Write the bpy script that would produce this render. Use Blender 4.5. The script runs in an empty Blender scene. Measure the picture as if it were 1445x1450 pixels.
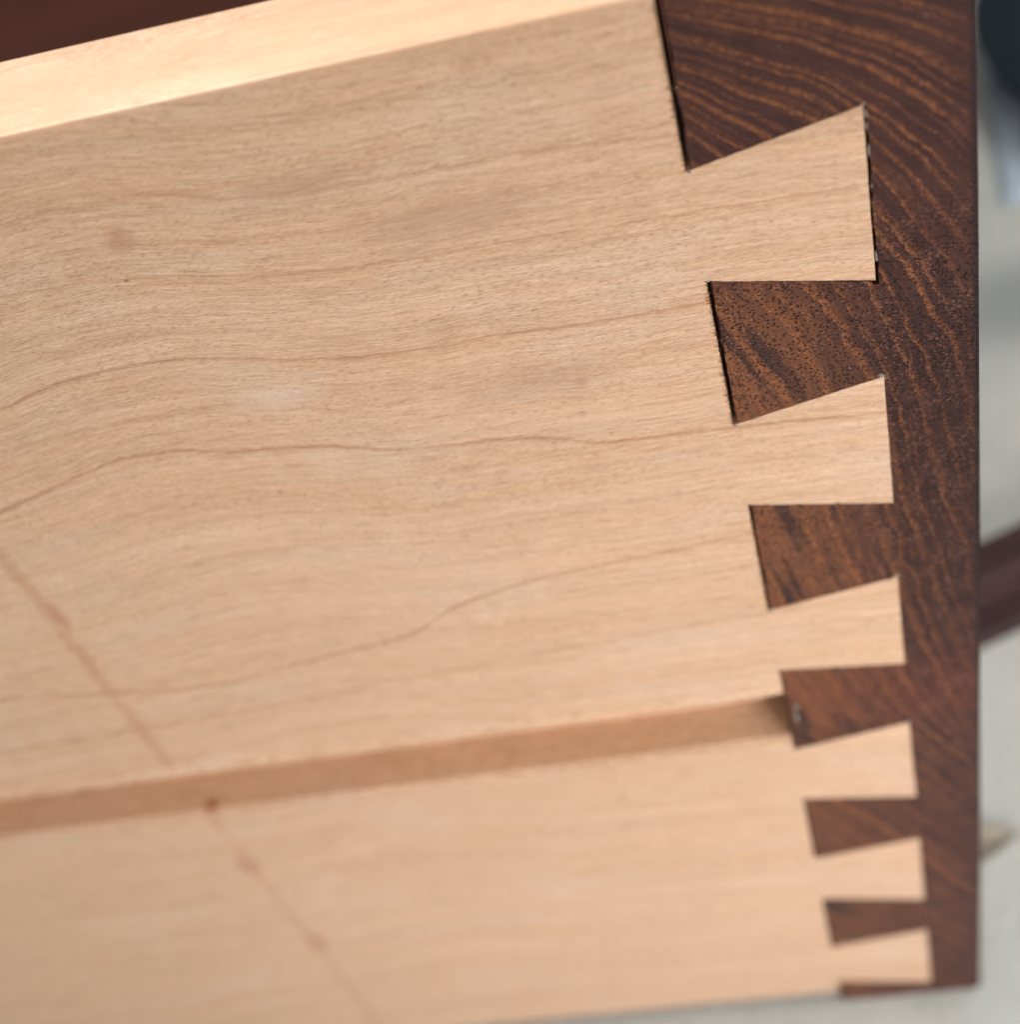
import bpy, bmesh, math, random
import numpy as np
from mathutils import Vector, Matrix
from mathutils.geometry import delaunay_2d_cdt

MM = 0.001
sc = bpy.context.scene
C = sc.collection

# ------------------------------------------------------------------ camera
cam_d = bpy.data.cameras.new('camera')
cam = bpy.data.objects.new('camera', cam_d)
C.objects.link(cam)
cr = Vector((0.97154626, -0.0030937, -0.23682966))
cd = Vector((-0.15561824, -0.76213515, -0.62843694))
cf = Vector((-0.17855201, 0.64741057, -0.74093099))
cl = Vector((2.865, -82.549, 66.487)) * MM
cam.matrix_world = Matrix(((cr.x, -cd.x, -cf.x, cl.x), (cr.y, -cd.y, -cf.y, cl.y),
                           (cr.z, -cd.z, -cf.z, cl.z), (0, 0, 0, 1)))
cam_d.sensor_fit = 'AUTO'
cam_d.sensor_width = 36
cam_d.lens = 2119.34 / 1450 * 36
cam_d.clip_start = 0.005
cam_d.clip_end = 100
cam_d.dof.use_dof = True
cam_d.dof.focus_distance = 0.111
cam_d.dof.aperture_fstop = cam_d.lens / 2.35
sc.camera = cam

# ------------------------------------------------------------------ light
w = bpy.data.worlds.new('World')
sc.world = w
w.use_nodes = True
bg = w.node_tree.nodes['Background']
bg.inputs[0].default_value = (0.97, 0.95, 0.96, 1)
bg.inputs[1].default_value = 0.41


def lamp(name, loc, target, size, power, col, sy=None, spread=180):
    d = bpy.data.lights.new(name, 'AREA')
    d.shape = 'RECTANGLE'
    d.size = size
    d.size_y = sy or size
    d.energy = power
    d.color = col
    d.spread = math.radians(spread)
    o = bpy.data.objects.new(name, d)
    C.objects.link(o)
    o.location = loc
    o.rotation_euler = (Vector(target) - Vector(loc)).to_track_quat('-Z', 'Y').to_euler()
    return o


lamp('window_light', (-0.40, 0.50, 0.95), (-0.04, 0.0, 0.0), 0.5, 10.5, (1.0, 0.88, 0.74), 0.5)
lamp('overhead_fill', (0.45, 0.05, 1.2), (0.05, 0.0, -0.14), 0.6, 8.0, (1.0, 0.98, 0.96), 0.6)  # added unseen light from above that brightens the floor
lamp('fill_light', (0.20, -0.27, 0.0), (0.03, 0.0, -0.11), 0.18, 0.22, (1.0, 0.945, 0.93), 0.16, 66)  # added low fill, narrowed so the side darkens to the left

sc.view_settings.view_transform = 'Standard'
sc.view_settings.look = 'None'
sc.view_settings.exposure = 0.20
sc.view_settings.gamma = 1.0
sc.cycles.max_bounces = 8


# ------------------------------------------------------------------ node helper
class T:
    def __init__(s, name):
        s.mat = bpy.data.materials.new(name)
        s.mat.use_nodes = True
        s.nt = s.mat.node_tree
        s.b = s.nt.nodes['Principled BSDF']
        tc = s.nt.nodes.new('ShaderNodeTexCoord')
        v = s.nt.nodes.new('ShaderNodeVectorMath')
        v.operation = 'SCALE'
        s.nt.links.new(tc.outputs['Object'], v.inputs[0])
        v.inputs['Scale'].default_value = 1000.0
        s.P = v.outputs[0]
        sp = s.nt.nodes.new('ShaderNodeSeparateXYZ')
        s.nt.links.new(s.P, sp.inputs[0])
        s.x, s.y, s.z = sp.outputs

    def set(s, sock, v):
        if isinstance(v, bpy.types.NodeSocket):
            s.nt.links.new(v, sock)
        else:
            if hasattr(sock.default_value, '__len__') and isinstance(v, (tuple, list)) and len(sock.default_value) == 4 and len(v) == 3:
                v = (*v, 1)
            sock.default_value = v

    def m(s, op, a, b=None, c=None, clamp=False):
        n = s.nt.nodes.new('ShaderNodeMath')
        n.operation = op
        n.use_clamp = clamp
        s.set(n.inputs[0], a)
        if b is not None: s.set(n.inputs[1], b)
        if c is not None: s.set(n.inputs[2], c)
        return n.outputs[0]

    def add(s, a, b): return s.m('ADD', a, b)
    def sub(s, a, b): return s.m('SUBTRACT', a, b)
    def mul(s, a, b): return s.m('MULTIPLY', a, b)

    def xyz(s, x, y, z):
        n = s.nt.nodes.new('ShaderNodeCombineXYZ')
        for i, v in enumerate((x, y, z)): s.set(n.inputs[i], v)
        return n.outputs[0]

    def noise(s, vec, scale=1.0, detail=2.0, rough=0.5, dist=0.0, dim='3D'):
        n = s.nt.nodes.new('ShaderNodeTexNoise')
        n.noise_dimensions = dim
        if dim == '1D': s.set(n.inputs['W'], vec)
        else: s.set(n.inputs['Vector'], vec)
        n.inputs['Scale'].default_value = scale
        n.inputs['Detail'].default_value = detail
        n.inputs['Roughness'].default_value = rough
        n.inputs['Distortion'].default_value = dist
        return n.outputs['Fac']

    def voro(s, vec, scale=1.0, rand=1.0, feat='F1'):
        n = s.nt.nodes.new('ShaderNodeTexVoronoi')
        n.feature = feat
        s.set(n.inputs['Vector'], vec)
        n.inputs['Scale'].default_value = scale
        n.inputs['Randomness'].default_value = rand
        return n.outputs['Distance'], n.outputs['Color']

    def ramp(s, v, lo, hi, a=0.0, b=1.0, smooth=True):
        n = s.nt.nodes.new('ShaderNodeMapRange')
        if smooth: n.interpolation_type = 'SMOOTHSTEP'
        s.set(n.inputs['Value'], v)
        s.set(n.inputs['From Min'], lo)
        s.set(n.inputs['From Max'], hi)
        s.set(n.inputs['To Min'], a)
        s.set(n.inputs['To Max'], b)
        return n.outputs[0]

    def mix(s, f, a, b, mode='MIX'):
        n = s.nt.nodes.new('ShaderNodeMix')
        n.data_type = 'RGBA'
        n.blend_type = mode
        s.set(n.inputs[0], f)
        s.set(n.inputs[6], a)
        s.set(n.inputs[7], b)
        return n.outputs[2]

    def curve(s, v, pts):
        """piecewise smooth function through (x, y) points"""
        xs = [p[0] for p in pts]
        ys = [p[1] for p in pts]
        x0, x1, y0, y1 = min(xs), max(xs), min(ys) - 1, max(ys) + 1
        n = s.nt.nodes.new('ShaderNodeFloatCurve')
        cu = n.mapping.curves[0]
        q = sorted(((p[0] - x0) / (x1 - x0), (p[1] - y0) / (y1 - y0)) for p in pts)
        cu.points[0].location = q[0]
        cu.points[1].location = q[-1]
        for a in q[1:-1]: cu.points.new(*a)
        n.mapping.update()
        s.set(n.inputs['Value'], s.ramp(v, x0, x1, 0, 1, smooth=False))
        return s.add(s.mul(n.outputs[0], y1 - y0), y0)

    def bump(s, h, dist, strength=1.0):
        n = s.nt.nodes.new('ShaderNodeBump')
        s.set(n.inputs['Height'], h)
        n.inputs['Distance'].default_value = dist
        n.inputs['Strength'].default_value = strength
        s.nt.links.new(n.outputs[0], s.b.inputs['Normal'])

    def out(s, col, rough, spec=0.5):
        s.set(s.b.inputs['Base Color'], col)
        s.set(s.b.inputs['Roughness'], rough)
        s.set(s.b.inputs['Specular IOR Level'], spec)


# ------------------------------------------------------------------ materials
LINES = [
    ([(-110, 8), (-75, 9.5), (-47, 10.46), (-42, 10.69), (-36.9, 10.5), (-30.4, 8.75), (-20.6, 7.9), (-9.4, 7.6), (0, 6.6), (13, 5.5)], .16, .30),
    ([(-110, 2), (-50, 4.45), (-29.5, 1.55), (-21.3, .74), (-14, .61), (-7.6, .3), (.8, 0), (13, -.5)], .10, .33),
    ([(-110, -12), (-75, -9.5), (-56, -6.23), (-48.4, -4.5), (-43, -4.26), (-37, -5.2), (-29.8, -7), (-22.3, -7.9), (-16.2, -7.9), (-7.7, -8.4), (0, -8.4), (13, -9.4)], .13, .5),
    ([(-110, -30), (-75, -21), (-62, -17.55), (-57.3, -16.1), (-52, -14.5), (-49.3, -13.83), (-45, -13.85), (-41, -15), (-33.6, -16.1), (-24.8, -18.5), (-19, -18.9), (-13.4, -20.1), (-10.8, -21.3), (-6.8, -21.6), (0, -22.1), (13, -23.4)], .16, .58),
    ([(-110, -44), (-76, -44), (-64, -45.5), (-55.4, -46.5), (-46.9, -45.3), (-40.8, -44.3), (-34.8, -43.4), (-28.3, -40), (-24, -38.5), (-18.5, -37.4), (-10.6, -36.7), (0, -35.7), (13, -34.8)], .20, .45),
    ([(-110, -15), (-58, -10.7), (-51, -9.9), (-42.6, -9.9), (-25, -11), (13, -13)], .25, .16),
    ([(-110, -54), (-60, -52), (-30, -49.5), (0, -47.5), (13, -47)], .30, .22),
]


def maple_material():
    t = T('maple')
    x, y, z = t.x, t.y, t.z
    # slow wander of the grain, the same through the thickness of the board
    c3 = t.curve(x, LINES[2][0])
    gz = t.sub(z, t.mul(t.add(c3, 8), 0.75))
    wob = t.noise(t.xyz(t.mul(x, .16), t.mul(y, .1), t.mul(z, .5)), 1, 3, .55)
    gz = t.add(gz, t.mul(wob, .8))
    # broad soft bands
    b1 = t.noise(t.xyz(t.mul(x, .012), t.mul(y, .12), t.mul(gz, .30)), 1, 4, .6)
    b2 = t.noise(t.xyz(t.mul(x, .03), t.mul(y, .5), t.mul(gz, 1.6)), 1, 4, .62)
    fig = t.noise(t.xyz(t.mul(x, .055), t.mul(y, .09), t.mul(gz, .17)), 1, 3, .55, .3)
    col = t.mix(t.ramp(b1, .3, .7), (.70, .405, .225), (.78, .505, .33))
    col = t.mix(t.ramp(b2, .34, .7, 0, .72), col, (.52, .305, .165))
    col = t.mix(t.ramp(fig, .48, .72, 0, .40), col, (.70, .53, .42))  # sheen of the figure put into the colour as paler patches
    # fine streaks running with the grain
    s1 = t.noise(t.xyz(t.mul(x, .12), t.mul(y, 2.), t.mul(gz, 5.5)), 1, 3, .6)
    col = t.mix(t.ramp(s1, .47, .72, 0, .46), col, (.46, .255, .13))
    s0 = t.noise(t.xyz(t.mul(x, .25), t.mul(y, 2.), t.mul(gz, 7.)), 1, 2, .6)
    col = t.mix(t.ramp(s0, .50, .74, 0, .42), col, (.78, .60, .42))
    # growth lines
    for i, (pts, wd, st) in enumerate(LINES):
        d = t.sub(z, t.curve(x, pts))
        d = t.add(d, t.mul(t.sub(t.noise(t.xyz(t.mul(x, .9), 0, t.add(t.mul(z, .9), i * 7.3)), 1, 3, .6), .5), .55))
        up = t.ramp(d, 0, wd * 1.5, 1, 0)
        dn = t.ramp(d, -wd * 4.5, 0, 0, 1)
        dn = t.m('POWER', dn, 2.4)
        ln = t.m('MINIMUM', up, dn)
        am = t.noise(t.xyz(t.mul(x, .14), 0, i * 3.1), 1, 3, .6)
        ln = t.mul(ln, t.ramp(am, .3, .62, st * .75, st * 1.6))
        col = t.mix(ln, col, (.40, .165, .06))
    # pore dashes: they lean with the figure of the board
    lean = t.noise(t.xyz(t.mul(x, .05), 0, t.mul(z, .045)), 1, 2, .5)
    zl = t.add(t.sub(z, t.mul(x, .06)), t.mul(lean, 2.2))
    q = t.xyz(t.mul(x, 1.7), t.mul(y, 3), t.mul(zl, 11.0))
    face = t.ramp(z, 16.95, 16.5, .25, 1)
    fl = t.noise(q, 1.0, 2.0, .6)
    dash = t.ramp(fl, .52, .66)
    ln_ = t.noise(t.xyz(t.mul(x, .38), t.mul(y, 3), t.mul(t.add(gz, 50), 9.5)), 1.0, 2.0, .65)
    col = t.mix(t.mul(t.mul(t.ramp(ln_, .50, .70), .46), face), col, (.29, .14, .064))
    col = t.mix(t.mul(t.mul(t.ramp(ln_, .48, .32), .45), face), col, (.86, .67, .47))
    dens = t.noise(t.xyz(t.mul(x, .06), 0, t.mul(z, .13)), 1, 3, .6)
    dash = t.mul(dash, t.ramp(dens, .32, .62, .55, 1))
    col = t.mix(t.mul(t.mul(dash, .62), face), col, (.30, .15, .072))
    lite = t.ramp(fl, .40, .27)
    col = t.mix(t.mul(t.mul(lite, .6), face), col, (.88, .70, .50))
    # raw, unvarnished wood in the groove, its colour lifted to offset the shade
    col = t.mix(t.mul(t.ramp(y, .3, .8, 0, .35), t.ramp(y, 8, 7, 0, 1)), col, (.76, .49, .31))
    # tiny dark flecks
    vd, vc = t.voro(t.xyz(t.mul(x, .12), t.mul(y, .2), t.mul(z, .26)), 1.0)
    sp = t.ramp(vd, .02, .035, 1, 0)
    col = t.mix(t.mul(sp, .7), col, (.12, .05, .03))
    # reddish streak across the board and a few blotches
    near = t.m('ABSOLUTE', t.sub(t.sub(x, t.mul(t.sub(t.noise(t.mul(z, .12), 1, 3, .6, dim='1D'), .5), 1.2)), -64.9))
    a = t.ramp(near, .1, 1.25, 1, 0)
    bl = t.noise(t.xyz(0, 5, t.mul(z, .16)), 1, 3, .65)
    a = t.mul(a, t.ramp(bl, .32, .62, .30, .95))
    a = t.mul(a, t.ramp(z, -18, -25, 0, 1))
    a = t.mul(a, t.ramp(z, -58.5, -61.5, 1, .0))
    a = t.m('MAXIMUM', a, t.mul(t.ramp(near, .1, 1.5, .5, 0), t.mul(t.ramp(z, -70, -73, 0, 1), t.ramp(bl, .3, .6, .3, 1))))
    col = t.mix(t.mul(a, .62), col, (.46, .20, .085))
    for (bx, bz, rx, rz, k, c) in ((-39.6, 7.2, 1.3, 1.5, .55, (.42, .18, .11)), (-64.1, -32.6, .9, 2.6, .6, (.42, .13, .07)),
                                   (-64.6, -70.0, 1.25, .9, .95, (.40, .12, .035)), (-65.3, -83.0, 1.8, 3.0, .5, (.42, .16, .10)),
                                   (-64.2, -105.2, 2.0, 3.4, .5, (.42, .16, .10)), (-34.4, -10.2, 4.6, 1.7, .34, (.78, .62, .52)),
                                   (-46.8, -65.8, 4.5, 3.4, .45, (.66, .47, .38)), (-10.8, -14.2, .7, .5, .5, (.36, .19, .12)),  # first one here: pinkish reflection in the groove, painted into the colour
                                   (-19.5, -78.1, .6, 1.2, .35, (.45, .2, .1)),
                                   (-16.5, 3.5, 9., 3.2, .40, (.42, .24, .16)), (-14., -13.5, 8., 2.6, .40, (.42, .24, .16)),
                                   (-26., 8.5, 7., 2.2, .34, (.42, .24, .16)), (-51, 18, 1.2, 9, .3, (.6, .25, .12))):
        e = t.m('SQRT', t.add(t.m('POWER', t.mul(t.sub(x, bx), 1 / rx), 2.0), t.m('POWER', t.mul(t.sub(z, bz), 1 / rz), 2.0)))
        e = t.add(e, t.mul(t.sub(t.noise(t.P, .8, 3, .6), .5), .9))
        if bz == -70.0: e = t.add(e, t.ramp(y, 1.6, 2.8, 0, 2))
        col = t.mix(t.mul(t.ramp(e, .15, 1.15, 1, 0), k), col, c)
    h = t.add(t.add(t.mul(fl, -1.0), t.mul(ln_, -.8)), t.mul(s0, .4))
    h = t.mul(h, face)
    t.bump(h, .00009, .7)
    t.out(col, t.ramp(t.noise(t.xyz(t.mul(x, .1), t.mul(y, .3), t.mul(z, .3)), 1, 3), .3, .7, .34, .48), .5)
    t.set(t.b.inputs['Coat Weight'], 0.9)
    t.set(t.b.inputs['Coat Roughness'], 0.27)
    t.set(t.b.inputs['Coat IOR'], 1.7)
    t.set(t.b.inputs['Subsurface Weight'], 0.06)
    t.set(t.b.inputs['Subsurface Radius'], (1.0, .5, .25))
    t.set(t.b.inputs['Subsurface Scale'], 0.0006)
    return t.mat


def endgrain_material(name, zs, hs, red, seed, pore):
    """zs: heights, hs: dx/dz of the growth rings there"""
    t = T(name)
    x, y, z = t.x, t.y, t.z
    zz = np.linspace(min(zs), max(zs), 60)
    hh = np.interp(zz, zs, hs)
    g = np.concatenate([[0], np.cumsum((hh[1:] + hh[:-1]) / 2 * np.diff(zz))])
    idx = [0, 5, 10, 15, 20, 25, 30, 35, 40, 44, 47, 50, 52, 54, 55, 56, 57, 58, 59]
    pts = [(float(zz[i]), float(g[i])) for i in idx]
    gz = t.curve(z, pts)
    w1 = t.noise(t.xyz(t.mul(x, .16), seed, t.mul(z, .16)), 1, 2, .5)
    w2 = t.noise(t.xyz(t.mul(x, .7), seed, t.mul(z, .7)), 1, 3, .6)
    u = t.sub(x, gz)
    u = t.add(u, t.add(t.mul(w1, 2.4), t.mul(w2, .28)))
    u = t.add(u, t.mul(t.noise(t.xyz(x, seed, z), 3.2, 3, .7), .75))
    u = t.add(u, t.mul(t.noise(t.xyz(t.mul(x, .02), t.mul(y, .02), 3), 1, 2), 6.0))
    # saw-shaped rings: sharp on one side, fading on the other
    us = t.add(t.mul(u, 1 / 1.7), t.mul(t.noise(t.add(u, seed * 3.), .30, 2, .5, dim='1D'), 2.0))
    fr = t.m('FRACT', us)
    saw = t.mul(t.ramp(fr, .0, .40, .9, 0), t.ramp(fr, .93, 1.0, 1, 1))
    saw = t.m('MAXIMUM', saw, t.ramp(fr, .93, 1.0, 0, 1))
    am = t.noise(t.xyz(t.mul(us, .9), t.mul(z, .09), seed), 1, 3, .6)
    saw = t.mul(saw, t.ramp(am, .28, .56, .2, 1))
    n1 = t.noise(t.xyz(t.mul(u, 2.2), t.mul(z, .10), seed + 3), 1, 4, .65)
    fineb = t.ramp(n1, .50, .68)
    band = t.m('MAXIMUM', saw, t.mul(fineb, .55))
    mott = t.noise(t.xyz(x, t.mul(y, .1), z), 1.7, 4, .7)
    mott2 = t.noise(t.xyz(x, t.mul(y, .1), z), 5.5, 3, .7)
    band = t.m('MULTIPLY', band, t.ramp(mott, .28, .58, .25, 1))
    band = t.m('MULTIPLY', band, t.ramp(mott2, .32, .58, .25, 1.15), clamp=True)
    # the middle of the front is browner, its edge purpler
    inner = t.ramp(x, 14.5, 1.0, 0, 1)
    low = t.ramp(z, -2, -14, 0, 1)
    warm = t.mul(t.mul(inner, low), pore)
    dark = t.mix(t.ramp(t.noise(t.P, .35, 3), .3, .7), (.042, .0120, .0110), (.064, .021, .016))
    dark = t.mix(t.mul(warm, .85), dark, (.21, .075, .031))
    org = t.mix(t.ramp(mott, .35, .65), (.205, .066, .022), (.34, .122, .040))
    band = t.mul(band, t.ramp(x, 19.2, 14.5, .35, 1))
    col = t.mix(band, dark, org)
    if red:
        col = t.mix(t.mul(t.ramp(z, -55, -64, 0, 1), .30), col, (.18, .045, .026))
    # dark growth lines in the pins
    dk = t.noise(t.xyz(t.mul(u, .62), t.mul(z, .05), seed + 9), 1, 3, .6)
    dkl = t.mul(t.ramp(dk, .52, .61), t.mul(inner, low))
    col = t.mix(t.mul(dkl, .88), col, (.030, .012, .012))
    # pores: dark pits, pale parenchyma rims
    qx = t.xyz(t.mul(x, 1.0), t.mul(y, .05), t.mul(z, 1.25))
    d1, c1 = t.voro(qx, 3.0)
    sepn = t.nt.nodes.new('ShaderNodeSeparateColor')
    t.nt.links.new(c1, sepn.inputs[0])
    pit = t.mul(t.ramp(d1, .22, .40, 1, 0), t.ramp(sepn.outputs[0], .12, .2, 0, 1))
    area = t.ramp(t.noise(t.xyz(x, 0, z), .22, 3), .22, .42)
    area = t.mul(area, t.ramp(z, 0, -9, .15, 1))
    pit = t.mul(pit, area)
    d2, c2 = t.voro(t.xyz(t.add(x, 31.7), t.mul(y, .05), z), 3.0)
    rim = t.mul(t.ramp(d2, .22, .42, 1, 0), area)
    rim = t.mul(rim, t.ramp(t.noise(t.xyz(x, 9, z), .35, 2), .42, .6))
    col = t.mix(t.mul(rim, .6), col, (.30, .135, .08))
    col = t.mix(t.mul(pit, .9), col, (.012, .005, .005))
    # saw scratches across the lap
    scr = t.noise(t.xyz(t.mul(x, .55), y, t.mul(t.add(z, t.mul(x, .02)), 6.5)), 1, 3, .7)
    lapm = t.mul(t.ramp(z, -8, -16, 0, 1), t.ramp(z, -62, -52, .3, 1))
    lapm = t.mul(lapm, t.ramp(x, 9, 13, .25, 1))
    col = t.mix(t.mul(t.mul(t.ramp(scr, .56, .72), lapm), .55), col, (.155, .060, .048))
    col = t.mix(t.mul(t.mul(t.ramp(scr, .43, .30), lapm), .6), col, (.022, .008, .010))
    # pale nicks
    nd, nc = t.voro(t.xyz(t.mul(t.add(x, z), .55), 0, t.mul(t.sub(z, x), .2)), 1.0)
    col = t.mix(t.mul(t.ramp(nd, .02, .05, 1, 0), .6), col, (.42, .33, .33))
    col = t.mix(t.mul(t.ramp(mott2, .52, .38), .65), col, (.022, .008, .009))
    col = t.mix(t.ramp(x, 18.45, 18.85, 0, .8), col, (.016, .008, .010))
    h = t.sub(t.mul(mott2, .35), t.add(t.mul(pit, 1.2), t.mul(t.mul(t.ramp(scr, .56, .42), lapm), .45)))
    t.bump(h, .00020, .8)
    t.out(col, t.ramp(mott, .3, .7, .42, .56), .26)
    return t.mat


def floor_material():
    t = T('concrete')
    n1 = t.noise(t.P, .006, 4, .6)
    n2 = t.noise(t.P, .035, 4, .6)
    n3 = t.noise(t.P, .9, 3, .6)
    col = t.mix(t.ramp(n1, .35, .65), (.42, .44, .41), (.50, .505, .465))
    col = t.mix(t.ramp(n2, .42, .72, 0, .5), col, (.34, .35, .32))
    col = t.mix(t.ramp(n3, .52, .75, 0, .45), col, (.27, .27, .24))
    # soft grey shadow painted into the floor colour behind the drawer
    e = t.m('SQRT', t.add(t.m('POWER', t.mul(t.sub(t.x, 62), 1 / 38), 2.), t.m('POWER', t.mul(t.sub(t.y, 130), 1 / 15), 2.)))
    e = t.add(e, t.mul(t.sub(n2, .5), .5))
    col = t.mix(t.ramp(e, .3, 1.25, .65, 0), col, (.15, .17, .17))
    t.bump(n3, .0006, .6)
    t.out(col, .55, .4)
    return t.mat


def plain(name, c1, c2, rough, sc_=.1, spec=.5, stretch=(1, 1, 1)):
    t = T(name)
    n = t.noise(t.xyz(t.mul(t.x, stretch[0]), t.mul(t.y, stretch[1]), t.mul(t.z, stretch[2])), sc_, 4, .6)
    t.out(t.mix(t.ramp(n, .35, .65), c1, c2), rough, spec)
    t.bump(n, .0002, .3)
    return t.mat


M_maple = maple_material()
M_upper = endgrain_material('upper_endgrain', [-75, -69, -60, -51, -39, -25, -13, -6, 1, 5, 9, 14, 20],
                            [-.34, -.32, -.28, -.18, -.17, -.12, -.38, -.46, -.68, -.95, -1.25, -2.1, -2.9], True, 1.0, 1.0)
M_lower = endgrain_material('lower_endgrain', [-142, -115, -100, -86, -68], [-.75, -.7, -.5, -.62, -.5], False, 5.0, .55)
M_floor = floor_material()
M_bottom = plain('stained_panel', (.030, .008, .005), (.042, .012, .008), .6, .05, .12, (.3, 2, 1))
M_rail = plain('dark_rail_wood', (.026, .009, .009), (.048, .017, .017), .6, .2, .3, (.3, 2, 2))
M_navy = plain('navy_glaze', (.004, .010, .014), (.006, .013, .018), .75, .1, .15)
M_cloth = plain('pale_blue_cloth', (.38, .47, .55), (.44, .53, .61), .9, .5, .2)
M_leaf = plain('dry_leaf', (.27, .24, .18), (.31, .27, .21), .8, .6, .2)
M_glue = plain('dried_glue', (.17, .14, .12), (.30, .26, .22), .5, 2.0, .4)
M_fibre = plain('torn_fibre', (.02, .012, .010), (.16, .09, .05), .8, 3.0, .2)


# ------------------------------------------------------------------ mesh helpers
def link(name, bm, mat, parent=None, smooth=False):
    me = bpy.data.meshes.new(name)
    bm.to_mesh(me)
    bm.free()
    me.materials.append(mat)
    if smooth:
        for p in me.polygons: p.use_smooth = True
    o = bpy.data.objects.new(name, me)
    C.objects.link(o)
    if parent: o.parent = parent
    return o


def add_box(bm, x0, x1, y0, y1, z0, z1):
    v = [bm.verts.new(Vector(p) * MM) for p in
         ((x0, y0, z0), (x1, y0, z0), (x1, y1, z0), (x0, y1, z0), (x0, y0, z1), (x1, y0, z1), (x1, y1, z1), (x0, y1, z1))]
    for f in ((0, 3, 2, 1), (4, 5, 6, 7), (0, 1, 5, 4), (1, 2, 6, 5), (2, 3, 7, 6), (3, 0, 4, 7)):
        bm.faces.new([v[i] for i in f])


def jitter_line(a, b, step, amp, seed, ends=False):
    """points from a to b (b left out), wandering sideways"""
    r = random.Random(seed)
    a, b = Vector(a), Vector(b)
    d = b - a
    n = max(1, int(d.length / step))
    nn = Vector((-d.y, d.x)).normalized()
    out = []
    s = 0.0
    for i in range(n):
        k = i / n
        s = s * .7 + r.uniform(-1, 1) * .5
        env = min(1, i, n - i)
        out.append(a + d * k + nn * (amp * s * env))
    return out


def fill(bm, verts):
    """triangulate a closed outline lying in an x-z plane"""
    P = [Vector((v.co.x * 1000, v.co.z * 1000)) for v in verts]
    n = len(P)
    res = delaunay_2d_cdt(P, [(i, (i + 1) % n) for i in range(n)], [], 1, 1e-7)
    for f in res[2]:
        vs = [verts[res[3][i][0]] for i in f]
        if len(set(vs)) == 3:
            try: bm.faces.new(vs)
            except ValueError: pass


def dedupe(o):
    out = []
    for p in o:
        if not out or (Vector(p) - out[-1]).length > .012: out.append(Vector(p))
    while (out[-1] - out[0]).length < .012: out.pop()
    return out


def prism(bm, outline, y0, y1, bev):
    """outline: (x, z) points seen from the front (-y); a small arris is taken off the front edge"""
    P = dedupe(outline)
    n = len(P)
    area = sum(P[i].x * P[(i + 1) % n].y - P[(i + 1) % n].x * P[i].y for i in range(n))
    sg = 1 if area > 0 else -1
    ins = []
    for i in range(n):
        a, b, c = P[i - 1], P[i], P[(i + 1) % n]
        d1, d2 = (b - a), (c - b)
        d1 = d1.normalized() if d1.length > 1e-9 else d2.normalized()
        d2 = d2.normalized() if d2.length > 1e-9 else d1
        n1, n2 = Vector((-d1.y, d1.x)) * sg, Vector((-d2.y, d2.x)) * sg
        m = n1 + n2
        if m.length < .2: m = n1
        m = m.normalized() / max(.45, m.normalized().dot(n1))
        ins.append(b + m * bev)
    f = [bm.verts.new((p.x * MM, y0 * MM, p.y * MM)) for p in ins]
    m_ = [bm.verts.new((p.x * MM, (y0 + bev) * MM, p.y * MM)) for p in P]
    k = [bm.verts.new((p.x * MM, y1 * MM, p.y * MM)) for p in P]
    fill(bm, f)
    for i in range(n):
        j = (i + 1) % n
        for u, v in ((f, m_), (m_, k)):
            q = [u[i], u[j], v[j], v[i]]
            bm.faces.new(q[::-1] if sg > 0 else q)


# ------------------------------------------------------------------ the joint, in millimetres (x to the front, z up)
TOP, JOIN = 17.1, -69.1
SIDE_BOT, FRONT_BOT = -137.6, -140.9
TH = 9.9                                             # thickness of the side
LT = {1: (0, -6.42), 2: (0, -31.94), 3: (0, -57.4), 4: (0, -83.12), 5: (0, -108.3), 6: (0, -133.83)}
LB = {0: (0, 3.47), 1: (0, -21.88), 2: (0, -47.47), 3: (0, -72.63), 4: (0, -97.63), 5: (0, -122.75)}
RT = {1: (11.84, -9.25), 2: (11.93, -34.63), 3: (11.86, -59.2), 4: (12.05, -85.6), 5: (12.12, -111.5), 6: (12.2, -137.05)}
RB = {0: (11.84, 5.96), 1: (11.93, -19.24), 2: (11.82, -45.12), 3: (11.86, -70.07), 4: (12.05, -95.51), 5: (12.12, -120.4)}
GAP = {0: .44, 1: .30, 2: .19, 3: .17, 4: .12, 5: .12, 6: .12}


def side_profile():
    """closed (y, z) section of the side board: crowned top, groove whose upper lip swells to catch light"""
    pts = []

    def arc(cy, cz, r, a0, a1, n):
        for i in range(n + 1):
            a = math.radians(a0 + (a1 - a0) * i / n)
            pts.append((cy + r * math.cos(a), cz + r * math.sin(a)))

    # start on the outer face below the top arris and run down
    gt, gb, gd = -62.15, -70.35, 5.2
    z = TOP - .27
    while z > gt + 3.4:
        pts.append((0, z)); z -= .08
    for i in range(0, 15):                           # lip of the groove, swelled outward so that it catches a highlight
        k = i / 14
        pts.append((-.60 * k ** 2.6 + (.25 if i == 14 else 0) - 1e-7, gt + 3.35 - 2.55 * k))
    pts.append((.10, gt + .45))
    pts.append((gd, gt)); pts.append((gd, gb))
    pts.append((.55, gb)); pts.append((.15, gb - .28))
    z = gb - .35
    while z > SIDE_BOT + .6:
        pts.append((0, z)); z -= .5
    arc(.5, SIDE_BOT + .5, .5, 180, 270, 4)
    arc(TH - .5, SIDE_BOT + .5, .5, 270, 360, 4)
    pts.append((TH, -60))
    # crowned top edge, inner arris then outer
    arc(TH - .7, TOP - .7, .7, 0, 84, 5)
    pts.append((6.5, TOP + .02)); pts.append((4.2, TOP + .04)); pts.append((2.6, TOP + .04)); pts.append((1.3, TOP + .01))
    arc(.22, TOP - .24, .22, 88, 172, 4)
    return pts


def in_tail(z):
    for k in range(6):
        if LT[k + 1][1] - .02 <= z <= LB[k][1] + .02: return True
    return False


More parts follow.
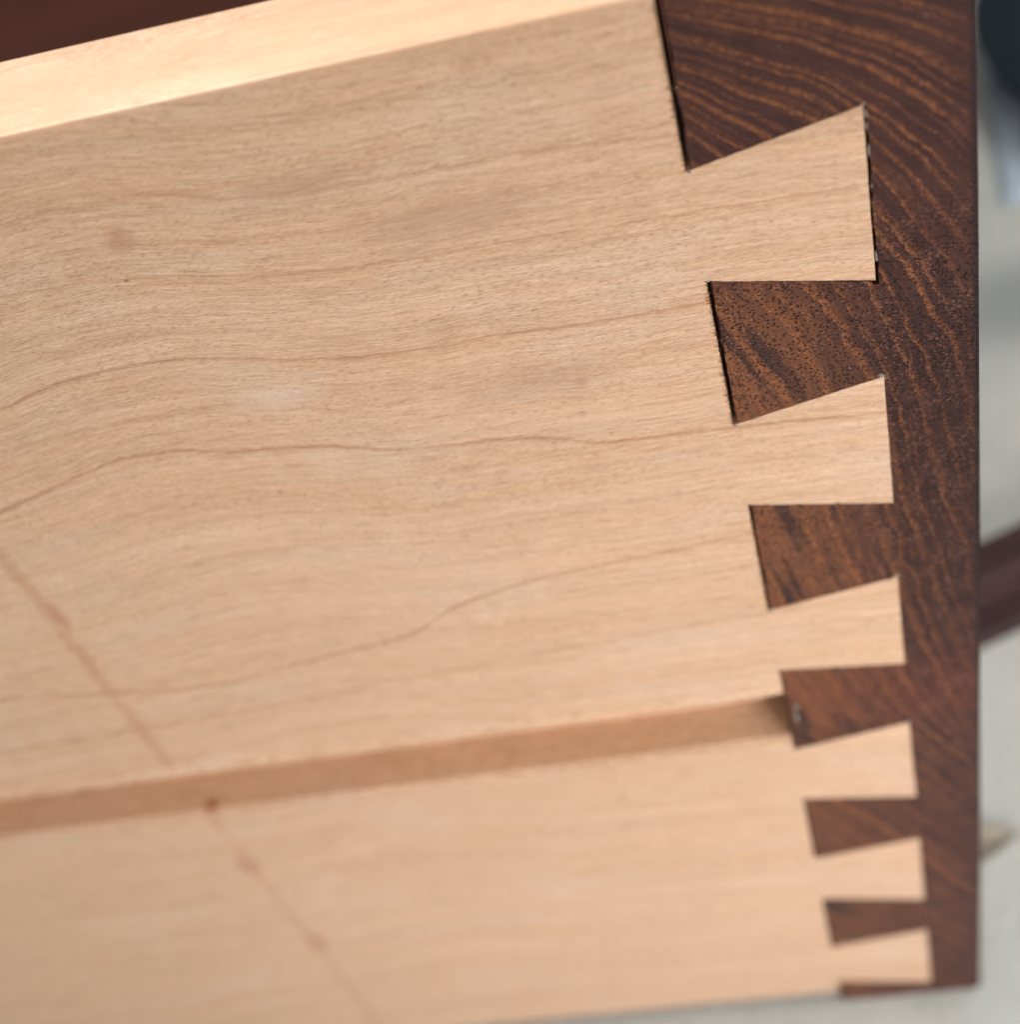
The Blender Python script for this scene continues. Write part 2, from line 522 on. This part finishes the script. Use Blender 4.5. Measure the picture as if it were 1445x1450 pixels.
def socket_x(z, r):
    """where the face of the side ends at height z: ragged where it meets a pin"""
    if in_tail(z): return 0.0
    amp = .42 if z > -2 else (.50 if z > -25 else (.32 if z > -50 else .2))
    v = r.random()
    return -.05 - amp * (v ** 3.2) - .07 * math.sin(z * 2.3) ** 2


def make_side(name, parent, outer=True):
    bm = bmesh.new()
    prof = side_profile()
    r = random.Random(3)
    xs = [-330, -120, -60, -20, -3, -.6]
    rings = []
    for xx in xs:
        k = 1 if xx < -2 else .4
        rings.append([bm.verts.new((xx * MM, (p[0] * k if p[0] < 0 else p[0]) * MM, p[1] * MM)) for p in prof])
    rings.append([bm.verts.new((socket_x(p[1], r) * MM, 0, p[1] * MM)) if p[0] < 1e-6
                  else bm.verts.new(((0.0 if in_tail(p[1]) else -.05) * MM, p[0] * MM, p[1] * MM)) for p in prof])
    n = len(prof)
    for a, b in zip(rings, rings[1:]):
        for i in range(n):
            j = (i + 1) % n
            bm.faces.new((a[i], a[j], b[j], b[i]))
    bm.faces.new(rings[0])
    # socket wall behind the ragged edge
    front = [(v, p) for v, p in zip(rings[-1], prof) if p[0] < 1e-6]
    inner = [bm.verts.new((-.06 * MM, .35 * MM, p[1] * MM)) for v, p in front]
    deep = [bm.verts.new((-.06 * MM, (TH - .02) * MM, p[1] * MM)) for v, p in front]
    for i in range(len(front) - 1):
        if front[i][1][1] - front[i + 1][1][1] > 2:            # the groove runs out through the wall
            continue
        bm.faces.new((front[i][0], front[i + 1][0], inner[i + 1], inner[i]))
        bm.faces.new((inner[i], inner[i + 1], deep[i + 1], deep[i]))
    q = [bm.verts.new((-.06 * MM, yy * MM, zz * MM)) for yy, zz in ((5.2, -59), (TH - .02, -59), (TH - .02, -72), (5.2, -72))]
    bm.faces.new(q)
    # the tails continue the face through the front
    for k in range(6):
        zt, zb = LB[k][1], LT[k + 1][1]
        o = jitter_line((0, zt), RB[k], .3, .035, k * 11 + 1)
        o += jitter_line(RB[k], RT[k + 1], .3, .02, k * 11 + 2)
        o += jitter_line(RT[k + 1], (0, zb), .3, .035, k * 11 + 3)
        o += [Vector((0, zb))]
        ring = dedupe(o)
        f = [bm.verts.new((p.x * MM, 0, p.y * MM)) for p in ring]
        b = [bm.verts.new((p.x * MM, TH * MM, p.y * MM)) for p in ring]
        fill(bm, f)
        for i in range(len(ring) - 1):
            bm.faces.new((f[i], f[i + 1], b[i + 1], b[i]))
    bmesh.ops.recalc_face_normals(bm, faces=bm.faces)
    o = link(name, bm, M_maple, parent)
    return o


def front_outline_upper():
    c = .02                                           # clearance round the tails
    o = [Vector((GAP[0], TOP - .2))]
    o += jitter_line((GAP[0], TOP - .2), (GAP[0] * .7, LB[0][1] + .10), .2, .09, 50)[1:]
    o += jitter_line((GAP[0] * .7, LB[0][1] + .10), (RB[0][0] + .02, RB[0][1] + .03), .3, .015, 51)
    for k in (1, 2, 3):
        # socket end of the tail above pin k
        gx = .22 if k == 1 else .035
        a = Vector((RB[k - 1][0] + gx, RB[k - 1][1] + .03))
        b = Vector((RT[k][0] + gx, RT[k][1] - .02))
        o += jitter_line(a, b, .2, .13 if k == 1 else .04, 60 + k)
        if k == 1:
            o += [b, b + Vector((.02, -.42)), b + Vector((-.42, -.42)), b + Vector((-.5, -.07))]
        g = GAP[k]
        o += jitter_line(o[-1] if k == 1 else b, (g, LT[k][1] - .03), .28, .035, 70 + k)
        if k < 3:
            o += jitter_line((g, LT[k][1] - .03), (g, LB[k][1] + .09), .2, .08, 80 + k)
            o += jitter_line((g, LB[k][1] + .09), (RB[k][0] + .02, RB[k][1] + c), .28, .015, 90 + k)
        else:
            o += jitter_line((g, LT[k][1] - .03), (g, JOIN), .25, .04, 80 + k)
            o += [Vector((g, JOIN))]
    o += [Vector((11.8, JOIN)), Vector((18.95, JOIN))]
    o += jitter_line((18.95, JOIN + .02), (19.08, -40), .8, .012, 300)[1:] + jitter_line((19.08, -40), (19.1, TOP - .2), .8, .012, 301)
    o += [Vector((19.1, TOP - .2))]
    return o


def front_outline_lower():
    J = JOIN - .03
    o = [Vector((GAP[3], J))]
    o += jitter_line((GAP[3], J), (GAP[3], LB[3][1] + .15), .3, .03, 100)[1:]
    # the tail below cuts into the lower plank just under the joint
    o += jitter_line((GAP[3], LB[3][1] + .15), (RB[3][0] + .02, RB[3][1] + .05), .3, .03, 101)
    for k in (4, 5, 6):
        a = Vector((RB[k - 1][0] + .03, RB[k - 1][1] + .02))
        b = Vector((RT[k][0] + .03, RT[k][1] - .02))
        o += jitter_line(a, b, .3, .03, 110 + k)
        g = GAP[k]
        o += jitter_line(b, (g, LT[k][1] - .02), .3, .03, 120 + k)
        if k < 6:
            o += jitter_line((g, LT[k][1] - .02), (g, LB[k][1] + .06), .3, .03, 130 + k)
            o += jitter_line((g, LB[k][1] + .06), (RB[k][0] + .02, RB[k][1] + .02), .3, .03, 140 + k)
        else:
            o += [Vector((g, LT[k][1] - .02)), Vector((g + .1, FRONT_BOT + .35)), Vector((g + .5, FRONT_BOT))]
    for i in range(7):
        a = math.radians(-90 + 90 * i / 6)
        o.append(Vector((18.75 - 1.5 + 1.5 * math.cos(a), FRONT_BOT + 1.5 + 1.5 * math.sin(a))))
    o += [Vector((18.9, -100)), Vector((18.95, J))]
    return o


W = 400.0                                             # width of the drawer
drawer = bpy.data.objects.new('drawer', None)
C.objects.link(drawer)
drawer['label'] = 'pale wooden drawer with dovetails let into its dark brown front and a grooved side'
drawer['category'] = 'drawer'

side = make_side('side_board', drawer)


def make_plank(outline, mat, z0, z1, inset_bottom):
    bm = bmesh.new()
    prism(bm, outline, .012, TH + .05, .022)
    # body of the plank behind the pins, right across the drawer
    sec = [(0.10, z0), (18.5 if inset_bottom else 18.95, z0), (18.95, z0 + .6), (19.0, z1 - .6), (18.7, z1), (0.10, z1)]
    a = [bm.verts.new((p[0] * MM, (TH + .05) * MM, p[1] * MM)) for p in sec]
    b = [bm.verts.new((p[0] * MM, (W - TH) * MM, p[1] * MM)) for p in sec]
    bm.faces.new(a[::-1]); bm.faces.new(b)
    for i in range(len(sec)):
        j = (i + 1) % len(sec)
        bm.faces.new((a[i], a[j], b[j], b[i]))
    # far end, where the other side is let in
    add_box(bm, 12.2, 18.95, W - TH + .02, W, z0 + .1, z1 - .1)
    bmesh.ops.recalc_face_normals(bm, faces=bm.faces)
    o = link('front_plank', bm, mat, drawer)
    return o


p1 = make_plank(front_outline_upper(), M_upper, JOIN, TOP - .2, False)
p1['label'] = 'upper plank of the front, large arched orange and purple brown end grain'
p2 = make_plank(front_outline_lower(), M_lower, FRONT_BOT, JOIN - .03, True)
p2['label'] = 'lower plank of the front, plainer red brown end grain below the glue line'

# opposite side, back and bottom of the drawer
bm = bmesh.new()
add_box(bm, -330, 12.1, W - TH, W, SIDE_BOT, TOP)
link('side_board', bm, M_maple, drawer)
bm = bmesh.new()
add_box(bm, -318, -306, TH + .05, W - TH - .05, -122, TOP - 12)
link('back_board', bm, M_maple, drawer)
bm = bmesh.new()
add_box(bm, -305.9, 0.05, TH + .05, W - TH - .05, -128, -122)
link('drawer_bottom', bm, M_bottom, drawer)


# dried glue squeezed out at the corners, torn fibres along the socket lines
def lump(bm, cx, cz, rx, rz, ry, seed):
    r = random.Random(seed)
    n = 9
    ringo = []
    for i in range(n):
        a = 2 * math.pi * i / n
        k = r.uniform(.65, 1.15)
        ringo.append((cx + rx * k * math.cos(a), cz + rz * k * math.sin(a)))
    base = [bm.verts.new((p[0] * MM, .02 * MM, p[1] * MM)) for p in ringo]
    mid = [bm.verts.new(((cx + (p[0] - cx) * .7) * MM, (-ry * r.uniform(.5, .9)) * MM, (cz + (p[1] - cz) * .7) * MM)) for p in ringo]
    tip = bm.verts.new((cx * MM, -ry * MM, cz * MM))
    for i in range(n):
        j = (i + 1) % n
        bm.faces.new((base[i], base[j], mid[j], mid[i]))
        bm.faces.new((mid[i], mid[j], tip))
    back = [bm.verts.new((p[0] * MM, .15 * MM, p[1] * MM)) for p in ringo]
    for i in range(n):
        j = (i + 1) % n
        bm.faces.new((back[i], back[j], base[j], base[i]))
    bmesh.ops.recalc_face_normals(bm, faces=bm.faces)


for i, (cx, cz, rx, rz) in enumerate(((11.9, 6.05, .22, .17), (12.0, 5.3, .09, .45), (12.0, 4.3, .08, .35), (12.02, 2.3, .08, .55),
                                      (12.03, -.7, .09, .16), (12.1, -3.2, .07, .15), (12.02, -7.1, .10, .55),
                                      (.16, 3.42, .20, .13), (.03, -6.45, .18, .12),
                                      (11.7, -19.1, .32, .22), (12.0, -19.5, .08, .3), (.12, -21.95, .20, .15),
                                      (11.7, -45.0, .32, .25), (11.0, -45.3, .35, .13), (.15, -47.4, .2, .2),
                                      (.85, -64.4, .28, .6), (.75, -66.4, .22, 1.0), (.1, -72.4, .2, .2), (11.9, -69.9, .2, .2))):
    bm = bmesh.new()
    lump(bm, cx, cz, rx, rz, .05, 200 + i)
    link('glue_residue', bm, M_glue, p1 if cz > -69 else p2, smooth=True)

# torn fibres bridging the gap: one piece of detail, past counting
bm = bmesh.new()
r = random.Random(21)
for (z0, z1, g, n, ln) in ((17, 3.6, .30, 110, .12), (-6.4, -21.8, .22, 150, .14), (-32, -47.4, .15, 120, .14), (-57.6, -72.4, .14, 50, .10)):
    for i in range(n):
        zz = z0 + (z1 - z0) * r.random()
        x0 = r.uniform(-.10, .02)
        L_ = ln * r.uniform(.3, 1.0)
        wv = r.uniform(.02, .045)
        dz = r.uniform(-.06, .06)
        yy = r.uniform(.0, .12)
        y2 = yy + r.uniform(-.03, .10)
        v = [bm.verts.new(Vector(p) * MM) for p in ((x0, yy, zz - wv), (x0, yy, zz + wv), (x0 + L_, y2, zz + dz), (x0, yy + .04, zz))]
        for f in ((0, 1, 2), (1, 3, 2), (3, 0, 2), (0, 3, 1)): bm.faces.new([v[q] for q in f])
o = link('torn_fibre', bm, M_fibre, side)
o['kind'] = 'stuff'

# ------------------------------------------------------------------ floor
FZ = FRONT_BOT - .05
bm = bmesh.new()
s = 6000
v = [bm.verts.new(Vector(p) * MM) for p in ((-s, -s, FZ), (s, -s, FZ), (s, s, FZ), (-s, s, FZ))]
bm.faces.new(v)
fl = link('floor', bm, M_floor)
fl['kind'] = 'structure'

# ------------------------------------------------------------------ things on the floor behind the front
# dark wooden rail with a stepped moulding, lying beside the drawer
bm = bmesh.new()
a = Vector((31.5, 65.3)); d = Vector((8, 3.0)).normalized(); nrm = Vector((-d.y, d.x))
sec = [(-9.5, 0), (-9.5, 1.8), (-8.9, 2.4), (-3.4, 2.4), (-2.6, 2.9), (-2.4, 5.2), (-1.8, 5.8), (4.6, 5.8), (5.4, 5.2), (5.4, 0)]
rings = []
for L_ in (-8.5, 380):
    rings.append([bm.verts.new(((a.x + d.x * L_ + nrm.x * q[0]) * MM, (a.y + d.y * L_ + nrm.y * q[0]) * MM, (FZ + q[1]) * MM)) for q in sec])
n = len(sec)
bm.faces.new(rings[0]); bm.faces.new(rings[1][::-1])
for i in range(n):
    j = (i + 1) % n
    bm.faces.new((rings[0][i], rings[0][j], rings[1][j], rings[1][i]))
bmesh.ops.recalc_face_normals(bm, faces=bm.faces)
rail = link('wood_rail', bm, M_rail)
rail['label'] = 'blurred dark brown wooden rail with a stepped edge on the floor behind the drawer front'
rail['category'] = 'rail'


def lathe(prof, n, mat, name, loc):
    bm = bmesh.new()
    rs = []
    for (rr, zz) in prof:
        rs.append([bm.verts.new((rr * math.cos(2 * math.pi * i / n) * MM, rr * math.sin(2 * math.pi * i / n) * MM, zz * MM)) for i in range(n)])
    for p, q in zip(rs, rs[1:]):
        for i in range(n):
            j = (i + 1) % n
            bm.faces.new((p[i], p[j], q[j], q[i]))
    bm.faces.new(rs[0][::-1]); bm.faces.new(rs[-1])
    bmesh.ops.recalc_face_normals(bm, faces=bm.faces)
    o = link(name, bm, mat, None, True)
    o.location = Vector(loc) * MM
    return o


bowl = lathe([(30, 0), (31, .8), (40, 4), (47, 8.5), (49.6, 12.2), (50, 13.2), (49.4, 13.6), (48, 12.9), (44, 10), (32, 5), (18, 3.5), (4, 3.2)],
             96, M_navy, 'dish', (107, 194, FZ + 1.4))
bowl['label'] = 'out of focus dark navy round dish at the top right corner, beyond the front board'
bowl['category'] = 'dish'

# corner of a pale blue cloth under the bowl
bm = bmesh.new()
nx, ny = 24, 24
vv = {}
for i in range(nx + 1):
    for j in range(ny + 1):
        X = 55 + 90 * i / nx; Y = 158 + 75 * j / ny
        X2 = X + .10 * (Y - 160)
        h = .9 + .45 * math.sin(X * .25 + Y * .1) * (1 if Y < 168 or X < 70 else .2)
        vv[i, j] = (X2, Y, h)
top = {k: bm.verts.new((p[0] * MM, p[1] * MM, (FZ + .1 + p[2] * .7) * MM)) for k, p in vv.items()}
for i in range(nx):
    for j in range(ny):
        bm.faces.new((top[i, j], top[i + 1, j], top[i + 1, j + 1], top[i, j + 1]))
res = bmesh.ops.extrude_face_region(bm, geom=bm.faces[:])
for e in res['geom']:
    if isinstance(e, bmesh.types.BMVert): e.co.z -= .0004
bmesh.ops.recalc_face_normals(bm, faces=bm.faces)
cl_ = link('cloth', bm, M_cloth, None, True)
cl_['label'] = 'pale blue cloth corner lying under the navy dish'
cl_['category'] = 'cloth'

# dry leaf
bm = bmesh.new()
pts = [(-6.5, 0), (-4, 2.2), (-1, 3.3), (2, 2.6), (5, 1.0), (7, .1), (5, -.9), (2, -2.2), (-1, -2.9), (-4, -2.0)]
n = len(pts)
rim = [bm.verts.new((p[0] * MM, p[1] * MM, (1.4 + .12 * p[1] ** 2 * .5) * MM)) for p in pts]
mid = [bm.verts.new((p[0] * .55 * MM, p[1] * .4 * MM, .9 * MM)) for p in pts]
for i in range(n):
    j = (i + 1) % n
    bm.faces.new((rim[i], rim[j], mid[j], mid[i]))
bm.faces.new(mid)
res = bmesh.ops.extrude_face_region(bm, geom=bm.faces[:])
for e in res['geom']:
    if isinstance(e, bmesh.types.BMVert): e.co.z -= .0003
bmesh.ops.recalc_face_normals(bm, faces=bm.faces)
leaf = link('dry_leaf', bm, M_leaf)
leaf.location = (22.2 * MM, 20.6 * MM, (FZ - .4) * MM)
leaf.rotation_euler = (0, 0, math.radians(12))
leaf['label'] = 'small tan dry leaf on the floor beside the lower front corner'
leaf['category'] = 'leaf'
